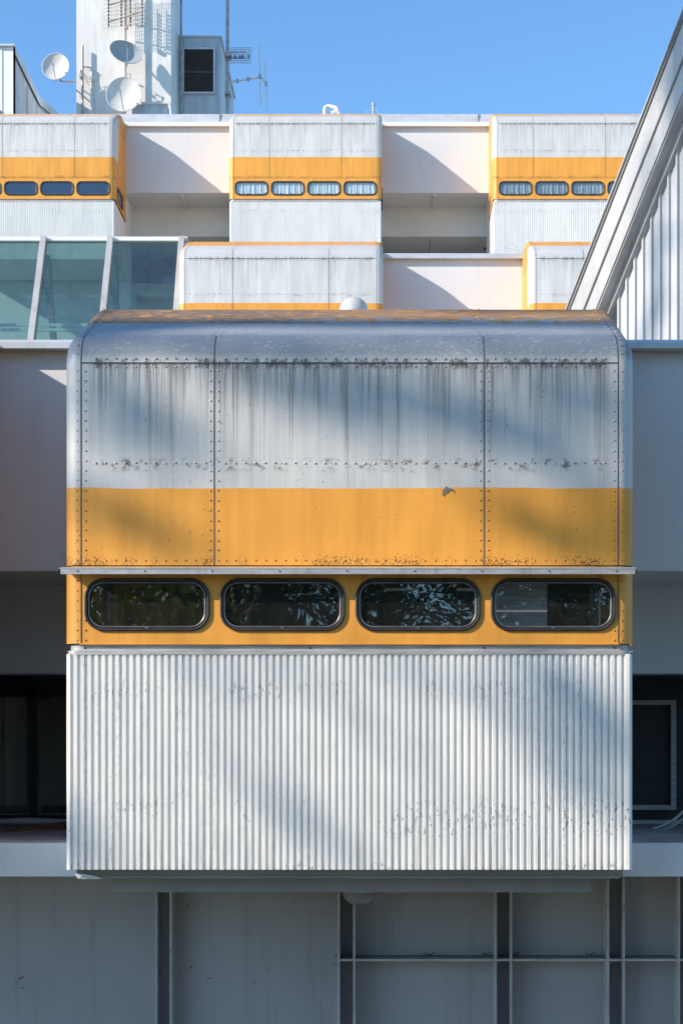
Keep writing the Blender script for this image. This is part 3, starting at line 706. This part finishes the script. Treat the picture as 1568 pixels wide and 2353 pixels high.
# siding: flat pans and standing seams
ts=[1.39-.0]; 
m=MB(); tc=1.37; o1=.26
def zs_(t): return ztop(t)-.83
m.add([gpt(T0,zs_(T0),o1),gpt(tc,zs_(tc),o1),gpt(tc,1.5,o1),gpt(T0,1.5,o1),gpt(T0,zs_(T0),o1+.1),gpt(tc,zs_(tc),o1+.1),gpt(tc,1.5,o1+.1),gpt(T0,1.5,o1+.1)],[(0,1,2,3),(7,6,5,4),(1,5,6,2),(0,3,7,4),(0,4,5,1)])
t=tc-.03; k=0
while t>T0:
    wv=.013; d_=.035
    m.add([gpt(t-wv,zs_(t-wv)-.004,o1-d_),gpt(t+wv,zs_(t+wv)-.004,o1-d_),gpt(t+wv,1.5,o1-d_),gpt(t-wv,1.5,o1-d_),gpt(t-wv*1.2,zs_(t),o1+.01),gpt(t+wv*1.2,zs_(t),o1+.01),gpt(t+wv*1.2,1.5,o1+.01),gpt(t-wv*1.2,1.5,o1+.01)],[(0,1,2,3),(1,5,6,2),(0,3,7,4),(0,4,5,1)])
    t-=.142; k+=1
part(gb,m,'siding',M['siding'])
m=MB(); q0=gpt(tc,0,o1); w4=[U(1366,745,22.4),U(1425,610,22.4),U(1425,900,22.4),U(1366,900,22.4)]; m.add(w4+[p+Vector((0,.1,0)) for p in w4],[(0,3,2,1),(4,5,6,7),(0,4,7,3),(0,1,5,4)]); part(gb,m,'return_wall',M['facade'])
m=MB(); vs=[gpt(t,ztop(t)+.0-.02,o) for t,o in ((T0,.5),(T1,.5),(T1,6),(T0,6))]; m.add(vs,[(0,1,2,3)]); part(gb,m,'roof',M['deck'])

# ------------------------------------------------------------------ roof-top structures
# slanting roof at the far left
lr=empty('roof_light_block',(-12,50,ZC+17)); tag(lr,'white roof block with a slanting shade-toned side and thin cap at the top left corner','building')
P0=U(31,108,50); xa=P0.x
m=MB(); m.box((-18,50,ZC+16.5),(xa,50.3,P0.z)); m.box((-18,49.98,ZC+16.5),(xa-.32,49.999,P0.z-.05)); part(lr,m,'front_wall',M['white'])
m=MB(); m.box((-18,49.9,P0.z),(xa+.05,50.3,P0.z+.06)); part(lr,m,'cap',M['cap'])
Pm=U(88,225,50*849/792); Pe=U(131,262,50*849/749)
m=MB(); b0=Vector((xa,50.0,ZC+16.5)); 
top=[Vector((xa,50.01,P0.z)),Vector((xa,Pm.y,Pm.z)),Vector((xa,Pe.y,Pe.z)),Vector((xa,Pe.y+4,Pe.z+.3))]
bot=[Vector((xa,p.y,ZC+16.5)) for p in top]
m.grid([top,bot]); m.grid([[p-Vector((.4,0,0)) for p in top],[p-Vector((.4,0,0)) for p in bot]])
part(lr,m,'side_wall',M['shed'])  # plant room grey on this face stands in for its shade
m=MB(); m.grid([[p+Vector((.06,0,.03)) for p in top],[p+Vector((-6,0,.03)) for p in top]]); m.grid([[p+Vector((.06,0,.03)) for p in top],[p+Vector((.06,0,-.22)) for p in top]]); part(lr,m,'edge_trim',M['shed'])
m=MB()
for y in (51.9,53.4,54.2): m.box((xa+.002,y,ZC+16.5),(xa+.012,y+.025,min(Pm.z,Pe.z)-.3)) 
part(lr,m,'panel_joint',M['joint'])
m=MB(); m.box((-18,49.95,ZC+16.5),(pxX(3.5,50),49.975,ZC+zpx(255,50))); part(lr,m,'dark_opening',M['joint'])

# tower
tw=empty('stair_tower',(-8,52,ZC+17)); tag(tw,'tall stained white tower behind the satellite dishes','tower')
xl,xr=pxX(176,52),pxX(393,52)
m=MB(); m.box((xl,52,ZC+15),(xr,54.1,ZC+27)); part(tw,m,'tower_wall',M['tower'])
m=MB(); m.box((pxX(219,51.9),51.86,ZC+16),(pxX(216,51.9)-.0+.0,51.9,ZC+16.5)) if False else None
m=MB(); m.tube([U(211,270,51.93),U(211,165,51.93),U(209,160,51.93)],.04,8); part(tw,m,'conduit',M['tower'])
m=MB(); m.box((pxX(305,51.9),51.75,ZC+16),(pxX(318,51.9)+.2,51.95,ZC+zpx(241,51.8)))
m.box((pxX(330,51.9),51.72,ZC+16),(pxX(386,51.9),51.96,ZC+zpx(240,51.8))); part(tw,m,'cable_cabinet',M['shed'])
m=MB(); m.tube([U(325,237,51.7),U(385,237,51.7),U(391,240,51.7),U(394,270,51.7)],.045,10); part(tw,m,'pipe',M['dish'])
for i in range(3):
    pass
# plant room
sh=empty('plant_room',(-6,54,ZC+17)); tag(sh,'grey metal plant room with a dark louvre, right of the stained tower','shed')
sx0,sx1=pxX(409,54),pxX(506,54); zt=zpx(86,54)
m=MB(); m.box((sx0,54,ZC+15),(sx1,58.9,ZC+zt)); part(sh,m,'wall',M['shed'])
m=MB(); m.box((sx0-.05,53.94,ZC+zt),(sx1+.05,59,ZC+zt+.05)); part(sh,m,'cap',M['cap'])
m=MB()
lx0,lx1,lz0,lz1=pxX(424,54),pxX(491,54),zpx(214,54),zpx(116,54)
m.box((lx0,53.965,ZC+lz0),(lx1,53.998,ZC+lz1)); part(sh,m,'louvre_back',M['joint'])
m=MB(); n=24
for k in range(n):
    z=lz0+(lz1-lz0)*(k+.5)/n; m.beam((lx0,53.93,ZC+z),(lx1,53.93,ZC+z),.05,.012,0,Vector((0,-.6,1)))
m.box((lx0,53.90,ZC+(lz0+lz1)/2-.08),(lx1,53.96,ZC+(lz0+lz1)/2)); 
for f in (.1,.5): m.box((lx0+(lx1-lx0)*f,53.895,ZC+lz0),(lx0+(lx1-lx0)*f+.015,53.92,ZC+lz1))
part(sh,m,'louvre',M['louvre'])
m=MB()
for a,b_ in (((lx0-.05,lz0-.05),(lx1+.05,lz0)),((lx0-.05,lz1),(lx1+.05,lz1+.05)),((lx0-.05,lz0),(lx0,lz1)),((lx1,lz0),(lx1+.05,lz1))): m.box((a[0],53.88,ZC+a[1]),(b_[0],54,ZC+b_[1]))
part(sh,m,'louvre_frame',M['cap'])
m=MB()
for px in (414,422,499): m.box((pxX(px,54)-.012,53.975,ZC+15),(pxX(px,54)+.012,53.998,ZC+zt))
part(sh,m,'panel_rib',M['shed'])

# dishes
def dish(px,py,Y,r,nrm,mat,label,armmode,mount=None,squash=1.0):
    c=U(px,py,Y); root=empty('satellite_dish',c); tag(root,label,'satellite dish','satellite dishes by the tower')
    n=Vector(nrm).normalized(); q=n.to_track_quat('Z','Y').to_matrix()
    m=MB(); rows=[]; rows2=[]
    for i in range(9):
        f=i/8; rows.append([q@Vector((r*f*math.cos(2*math.pi*k/36),r*squash*f*math.sin(2*math.pi*k/36),.30*r*f*f-.2*r)) for k in range(36)])
    m.grid(rows,0,True,True)
    bk=[[q@Vector((p[0],p[1],p[2])) for p in []]]
    rim=[q@Vector((r*math.cos(2*math.pi*k/36),r*squash*math.sin(2*math.pi*k/36),.30*r-.2*r)) for k in range(37)]
    m.tube(rim,.012,6,0,False)
    m.grid([[p-n*.012 for p in rr] for rr in rows],0,True,True)
    m.build('reflector',M[mat],root)
    # feed arm from the lower rim
    down=(Vector((0,0,-1))-n*Vector((0,0,-1)).dot(n)).normalized()
    side=down.cross(n)
    base=down*r*.98; tip=n*r*.62+down*r*.02+side*armmode*.10
    a=MB()
    if armmode<2: a.tube([base-n*.06,base*.9+n*.06,tip],.013,8)
    a.tube([tip+n*.05,tip-n*.05],.032,10); a.tube([tip-n*.05,tip-n*.09],.020,8)
    a.build('feed_arm',M['galv'],root)
    if mount is not None:
        a=MB(); a.tube([Vector((0,0,0))-n*.02-n*r*.2,Vector(mount[0])-c]+[Vector(p)-c for p in mount[1:]],.026,10); a.build('mount',M['galv'],root)
    return root
dish(129,154,51.3,.41,(-.06,-1,.06),'dish','round white satellite dish left of the tower against the sky',0.3,[U(140,186,51.6),U(150,187,51.9),U(178,187,52.2)])
dish(288,122,51.42,.50,(.50,-1,.42),'dish_shaded','shaded grey satellite dish, upper of the two in front of the tower',0.2,[U(289,122,51.66)],.84)
dish(285,218,51.40,.53,(-.03,-1,.04),'dish','bright white satellite dish, lower of the two in front of the tower',0.6,[U(289,222,51.66)])
# masts
def mast(pts,r,label,extra=None,mat='galv'):
    o=empty('antenna_mast',pts[0]); tag(o,label,'mast'); m=MB(); m.tube([Vector(p)-Vector(pts[0]) for p in pts],r,10); m.build('pole',M[mat],o)
    if extra:
        for nm,mb in extra:
            q=mb.build(nm,M[mat],o); q.location=-Vector(pts[0])
    return o
e=MB(); e.tube([U(190,154,51.84),U(203,154,51.84),U(210,156,51.92)],.022,8); e.tube([U(190,206,51.84),U(190,206,52.05)],.02,6)
w1=MB()
for k in range(4):
    pts=[]
    for j in range(9):
        f=j/8; pts.append(U(190+20*f*(1+.2*k),160+22*math.sin(f*math.pi)*(.4+.3*k)+14*f,51.8))
    w1.tube(pts,.007,5)
w1.tube([U(186,160,51.8),U(184,170,51.8),U(185,182,51.8),U(189,172,51.8)],.02,6)
mast([U(190,262,51.84),U(190,105,51.84)],.038,'short grey mast against the left edge of the tower',[('bracket',e),('cable_loops',w1)])
mo=empty('antenna_mast',U(289,270,51.68)); tag(mo,'flat rusty mast carrying the two middle dishes and the grid antenna','mast')
m=MB(); a0=U(289,270,51.68); m.box((-.022,-.04,0),(.022,.04,U(289,-60,51.68).z-a0.z)); m.build('pole',M['rusty'],mo)
m=MB(); m.tube([U(291,176,51.62)-a0,U(300,186,51.66)-a0,U(330,200,51.95)-a0],.018,8)
for k in range(3): m.tube([U(289,165+3*k,51.6)-a0,U(297+3*k,170,51.55)-a0,U(300,180+2*k,51.55)-a0,U(291,183,51.6)-a0],.008,6)
m.build('bracket',M['galv'],mo)
mast([U(416,270,53.6),U(416,-40,53.6)],.042,'tall grey mast between tower and plant room')
es=[]
for py in (130,216): e=MB(); es.append(('clamp',e)); e.box((U(517,py,53.9).x,53.75,U(0,py,53.9).z-.05),(U(530,py,53.9).x,54.1,U(0,py,53.9).z+.05))
mast([U(523,268,53.9),U(522.5,120,53.9),U(523,-50,53.9)],.055,'tall grey mast on the right of the plant room carrying two aerials',es)

# grid panel antenna in front of the tower
ga=empty('grid_antenna',U(289,25,51.45)); tag(ga,'wire grid aerial on the tower mast with rusty cross bars','antenna'); g0=ga.location.copy()
m=MB()
for py0,py1 in ((50,26),(12,-12)): m.tube([U(250,py0,51.62)-g0,U(328,py1,51.2)-g0],.020,8)
m.build('cross_bar',M['rusty'],ga)
m=MB()
for px in (250,279,300,327):
    o=0
    m.tube([U(px,62-(px-250)*.2,51.5)-g0,U(px,-40,51.5)-g0],.010,6)
    for py in range(-30,60,8): 
        m.box(*( (lambda c:((c.x-.022,c.y-.03,c.z-.022),(c.x+.022,c.y+.03,c.z+.022)))(U(px,py,51.47)-g0)))
m.build('dipole_stack',M['plastic'],ga)
m=MB()
for px in list(range(237,300,5))+list(range(303,338,5)): m.tube([U(px,72-(px-237)*.15,51.55)-g0,U(px,-50,51.55)-g0],.0045,4)
for py in range(-40,66,9): m.tube([U(236,py+6,51.56)-g0,U(338,py-8,51.56)-g0],.0045,4)
m.build('wire_grid',M['galv'],ga)
m=MB(); c=U(291,62,51.5)-g0; m.box((c.x-.05,c.y-.04,c.z-.06),(c.x+.05,c.y+.04,c.z+.04)); m.tube([c,U(300,50,51.5)-g0,U(306,28,51.4)-g0],.008,6); m.build('junction_box',M['rusty'],ga)

# two aerials on the right mast
ya=empty('grid_antenna',U(524,125,53.9)); tag(ya,'small comb shaped aerial on the right mast above the dipole aerial','antenna'); g0=ya.location.copy()
m=MB(); 
for py in (120,134): m.tube([U(524,py,53.9)-g0,U(565,py-1,53.9)-g0],.026,8)
m.build('boom',M['dish'],ya)
m=MB()
for k in range(12): m.tube([U(529+4.2*k,109+(k%2),53.88)-g0,U(529+4.2*k,147-(k%2),53.88)-g0],.008,5)
for py in range(110,148,5): m.tube([U(528,py,53.86)-g0,U(577,py-1,53.86)-g0],.006,5)
m.build('wire_comb',M['galv'],ya)
m=MB()
for px in (530,540,551,557,571):
    c=U(px,130,53.8)-g0; m.box((c.x-.02,c.y-.02,c.z-.05),(c.x+.02,c.y+.02,c.z+.05))
m.build('insulator',M['plastic'],ya)
yb=empty('dipole_antenna',U(524,189,53.9)); tag(yb,'aerial with two tall upright rods standing out right of the plant room','antenna'); g0=yb.location.copy()
m=MB(); m.tube([U(524,189,53.9)-g0,U(596,178,53.9)-g0],.030,8); m.tube([U(594,176,53.9)-g0,U(602,180,53.9)-g0,U(611,193,53.9)-g0],.034,8); m.build('boom',M['dish'],yb)
for a,b_ in (((595.5,105),(598.5,242)),((609,139),(613,251))):
    m=MB(); m.tube([U(*a,53.9)-g0,U(*b_,53.9)-g0],.021,8); m.build('rod',M['dish'],yb)
m=MB()
for px,py in ((597,175),(611,193),(545,186),(570,182)):
    c=U(px,py,53.85)-g0; m.box((c.x-.035,c.y-.03,c.z-.06),(c.x+.035,c.y+.03,c.z+.06))
m.build('clamp',M['galv'],yb)

# bent pipe and little mast on the roof edge
m=MB(); Yp=47.3
pts=[U(746,272,Yp),U(746,250,Yp),U(748,246,Yp),U(753,244,Yp),U(770,247,Yp-.1),U(775,250,Yp-.1),U(776,256,Yp-.1),U(772,262,Yp-.1)]
m.tube(pts,.055,12); m.tube([U(763,263,Yp-.1),U(772,258,Yp-.1),U(779,264,Yp-.1)],[.10,.09,.08],10); o=m.build('vent_pipe',M['dish']); tag(o,'bent white vent pipe on the roof edge above the middle top pod','pipe')
ms=empty('guyed_post',U(857,268,47.3)); tag(ms,'small dark post held by two guy wires on the roof edge','post'); g0=ms.location.copy()
m=MB(); m.tube([Vector((0,0,0)),U(857,240,47.3)-g0],.028,8); m.tube([U(857,242,47.3)-g0,U(857,237,47.3)-g0],.045,8); m.build('pole',M['galv'],ms)
m=MB(); m.tube([U(857,243,47.3)-g0,U(836,263,47.3)-g0],.005,4); m.tube([U(857,243,47.3)-g0,U(872,264,47.3)-g0],.005,4); m.build('guy_wire',M['dish'],ms)

# ------------------------------------------------------------------ ground
m=MB(); m.box((-300,-300,-.5),(300,300,0)); o=m.build('ground',mat_ground()); tag(o,kind='structure')

# ------------------------------------------------------------------ trees that shade the foreground pod and show in its windows
def leaves(mb, c, rad, n, size, rnd, mi=0):
    for _ in range(n):
        while True:
            d=Vector((rnd.uniform(-1,1),rnd.uniform(-1,1),rnd.uniform(-1,1)))
            if d.length<1: break
        p=c+Vector((d.x*rad[0],d.y*rad[1],d.z*rad[2]))
        a=Vector((rnd.gauss(0,1),rnd.gauss(0,1),rnd.gauss(0,1))).normalized(); b=a.orthogonal().normalized()
        b=Matrix.Rotation(rnd.uniform(0,6.28),3,a)@b; cc=a.cross(b); s=size*rnd.uniform(.6,1.3)
        mb.add([p-b*s*.5,p+cc*s*.28,p+b*s*.5,p-cc*s*.28],[(0,1,2,3)],mi)
def make_tree(base, trunk_top, clusters, label, mats, size=.16, seed=1, group=None, limb=None):
    rnd=random.Random(seed); root=empty('tree',base); tag(root,label,'tree',group)
    m=MB(); tt=Vector(trunk_top)-Vector(base)
    pts=[tt*f+Vector((math.sin(f*4+seed)*.25*f,math.cos(f*3+seed)*.2*f,0)) for f in (0,.05,.2,.4,.6,.8,1)]
    r0=tt.length*.022; m.tube(pts,[r0*1.5,r0*1.1,r0,r0*.85,r0*.68,r0*.5,r0*.3],12)
    cr=MB()
    P=[Vector(c)-Vector(base) for c,_,_ in clusters]
    for (c,rad,n),p in zip(clusters,P): leaves(cr,p,rad,n,size,rnd)
    # boughs: every cluster joins the nearest bough already grown, starting from the trunk
    near=[(min((p-q).length*1.15 for q in pts[3:]),min(pts[3:],key=lambda q:(p-q).length)) for p in P]; left=set(range(len(P)))
    while left:
        i=min(left,key=lambda k:near[k][0]); left.discard(i); q=near[i][1]; L=(P[i]-q).length
        r1=(limb or .05)*(.6+min(L,3)*.25)
        m.tube([q,(q+P[i])/2+Vector((rnd.uniform(-.06,.06),rnd.uniform(-.06,.06),rnd.uniform(-.02,.08)))*L,P[i]],[r1,r1*.8,r1*.5],6)
        for k in left:
            d=(P[k]-P[i]).length
            if d<near[k][0]: near[k]=(d,P[i])
    m.build('trunk',M['bark'],root); cr.build('crown',mats,root)
    return root
S=Vector((SX,SY,SZ))
def onray(px,py,Y,t): return U(px,py,Y)+S*t
# (px, py, depth, radius in px, optical density)
shade=[]
for px in range(60,1560,80): shade.append((px+random.uniform(-20,20),735+random.uniform(-12,12),12.6,46,1.9))
for px in range(190,1540,80): shade.append((px+random.uniform(-20,20),783+random.uniform(-6,6),12.12,26,1.3))
for k_ in range(8):
    for Yk in (12.3,13.2): shade.append((VX-2.24*F/Yk+8,VY-(.9+k_*.36)*F/Yk,Yk,62,2.2))
for px in (1420,1500,1580,1660):
    for py in (810,880,960): shade.append((px,py,13.88,50,2.2))
shade+=[(300,930,12,40,1.3),(420,1000,12,34,1.0),(540,860,12,32,1.5),(250,870,12,28,1.2),(1250,1030,12,40,1.2),(1400,900,12,40,1.2),(1220,1000,12,40,.9),(720,930,12,30,1.2),(640,870,12,34,1.3),(800,890,12,44,1.5),(960,930,12,50,1.6),(1110,940,12,48,1.5),(1270,900,12,46,1.3),(1380,950,12,38,.8),
        (1120,1025,12,30,.8),(1330,1040,12,30,.6),(230,975,12,32,.8),(310,1030,12,26,.7),(240,870,12,22,.6),(860,985,12,30,.8),
        (225,1160,12,30,1.7),(340,1215,12,33,1.9),(450,1275,12,24,1.1),(1160,1180,12,30,2.2),(1225,1205,12,34,2.6),(1295,1245,12,34,2.6),(1360,1270,12,28,1.8),(1420,1190,12,40,1.2),(1430,1270,12,36,1.3),
        (480,1545,12,22,.8),(700,1540,12,26,.9),(880,1525,12,22,.9),(1050,1550,12,26,.8),(1270,1560,12,44,1.3),(1370,1640,12,50,1.6),(1290,1745,12,32,1.6),(1190,1630,12,26,.8),(1410,1740,12,34,1.2),
        (1350,1830,12,26,1.6),(620,1830,12,20,1.6),(690,1890,12,26,1.7),(770,1950,12,20,1.2),(890,1700,12,14,.3),(1420,1850,12,26,.4),(1130,1880,12,14,.4),
        (0,1960,12.6,60,2.5),(-160,1900,12.6,60,2.5)]
for px in range(-700,1000,150):
    for py in (2330,2520,2700): shade.append((px+random.uniform(-30,30),py,13.4,70,2.5))
for py in range(1000,1900,120): shade.append((-150+random.uniform(-30,30),py,13.0,50,2.2))
cl=[]; rnd=random.Random(11)
for px,py,Y,rp,tau in shade:
    r=rp*1.2*12/F; t=13+rnd.uniform(-.7,.7); n=int(2.6*tau*math.pi*r*r/(.14*.14*.22))
    cl.append((onray(px,py,Y,t),(r,r,r),max(n,10)))
for k in range(40):
    px=rnd.uniform(-900,2300); t=13+rnd.uniform(-1.5,1.5); r=rnd.uniform(.5,.9); py=rnd.uniform(-700,330-r*330)
    cl.append((onray(px,py,12.5,t),(r,r,r*.8),int(r*r*420)))
base=onray(-700,1300,12,13); base.z=0
ttop=onray(-420,300,12.5,13)
make_tree(base,ttop,cl,'tall leafy tree left of the viewpoint whose shadow mottles the foreground pod',M['leaf'],.14,3,limb=.022)
# shade on the gable siding
cl=[]
for px,py,r,tau in ((1440,760,.5,.9),(1470,640,.35,.8),(1530,560,.45,1.0),(1560,430,.4,.8),(1500,700,.35,.9),(1545,700,.3,.6)):
    for j in range(1): cl.append((onray(px,py,20.8,14),(r*.6,r*.6,r*.9),int(tau*r*r*430)))
for k in range(10): cl.append((onray(rnd.uniform(1650,2100),rnd.uniform(-300,300),20.8,14+rnd.uniform(-1,1)),(.9,.9,.8),350))
base=onray(1900,900,20.8,14); base.z=0
make_tree(base,onray(1850,100,20.8,14),cl,'very tall leafy tree whose soft shadow falls on the seamed siding',M['leaf'],.15,9,limb=.03)
# trees behind the viewpoint mirrored in windows; tall ones added to cut skylight
k=0
for X,Y,H,W,mt in ((-5.2,-5.5,9.5,2.3,'leafgold'),(-3.4,-20,13,4.0,'leaf'),(3.2,-17,10.5,3.4,'leaf'),(9.5,-19,12.5,4.2,'leaf'),(-16,-24,15,4.6,'leaf'),(16,-24,14,4.6,'leaf'),(0,-30,16,5.5,'leaf'),(9,-32,15,5,'leaf'),(-6,-22,9,4,'leaf'),(6.5,-23,10,4.2,'leaf'),(0,-21,7.5,3.6,'leaf'),(13,-27,12,4.6,'leaf'),(-2.6,-13,21,4.6,'leaf'),(6,-10.5,20,4.6,'leaf'),(13,-9,19,4.8,'leaf'),(19,-4,18,5,'leaf'),(10,-15,22,5,'leaf'),(-13,-20,10,4,'leafgold'),(-9,-32,17,5.5,'leaf')):
    k+=1; rr=random.Random(50+k); cl=[]
    for j in range(34 if H<18 else 70):
        a=rr.uniform(0,6.28); q=rr.uniform(0,1)**.6*W; z=rr.uniform(.22,1)*H; q*=math.sqrt(max(.12,1-((z/H-.5)/.55)**2))
        r=rr.uniform(.8,1.35); cl.append(((X+q*math.cos(a),Y+q*math.sin(a),z),(r,r,r*.8),380))
    lab=['golden leaved tree','green tree'][mt=='leaf']+' behind the viewpoint, mirrored in windows, tall ones added to cut skylight'
    make_tree((X,Y,0),(X+rr.uniform(-.4,.4),Y,H*.9),cl,lab,M[mt],.19,60+k,'trees behind the viewpoint')

# ------------------------------------------------------------------ light, sky, camera
el=math.atan2(SZ,math.hypot(SX,SY)); 
sd=bpy.data.lights.new('sun','SUN'); sd.energy=3.45; sd.angle=R(.6); sd.color=(1,.87,.74)
so=bpy.data.objects.new('sun',sd); COL.objects.link(so); so.rotation_euler=S.to_track_quat('Z','Y').to_euler()
w=bpy.data.worlds.new('World'); scn.world=w; w.use_nodes=True; nt=w.node_tree
sky=nt.nodes.new('ShaderNodeTexSky'); sky.sky_type='NISHITA'; sky.sun_disc=False; sky.sun_elevation=el
sky.sun_rotation=math.atan2(SX,SY); sky.altitude=300; sky.air_density=1.0; sky.dust_density=.3; sky.ozone_density=2.5
bg=nt.nodes['Background']; bg.inputs[1].default_value=.10
tn=nt.nodes.new('ShaderNodeMix'); tn.data_type='RGBA'; tn.blend_type='MULTIPLY'; tn.inputs[0].default_value=1; tn.inputs[7].default_value=(.88,1.19,1.37,1)
nt.links.new(sky.outputs[0],tn.inputs[6]); nt.links.new(tn.outputs[2],bg.inputs[0])
cd=bpy.data.cameras.new('camera'); co=bpy.data.objects.new('camera',cd); COL.objects.link(co); scn.camera=co
co.location=(0,0,ZC); co.rotation_euler=(R(90),0,0); cd.sensor_fit='VERTICAL'; cd.sensor_height=36; cd.lens=F/2352*36
cd.shift_x=(784-VX)/2352; cd.shift_y=(VY-1176)/2352; cd.clip_end=2000; cd.clip_start=.1
scn.view_settings.view_transform='Standard'; scn.view_settings.look='None'; scn.view_settings.exposure=.95; scn.view_settings.gamma=1
scn.render.engine='CYCLES'; scn.cycles.max_bounces=8; scn.cycles.transparent_max_bounces=16
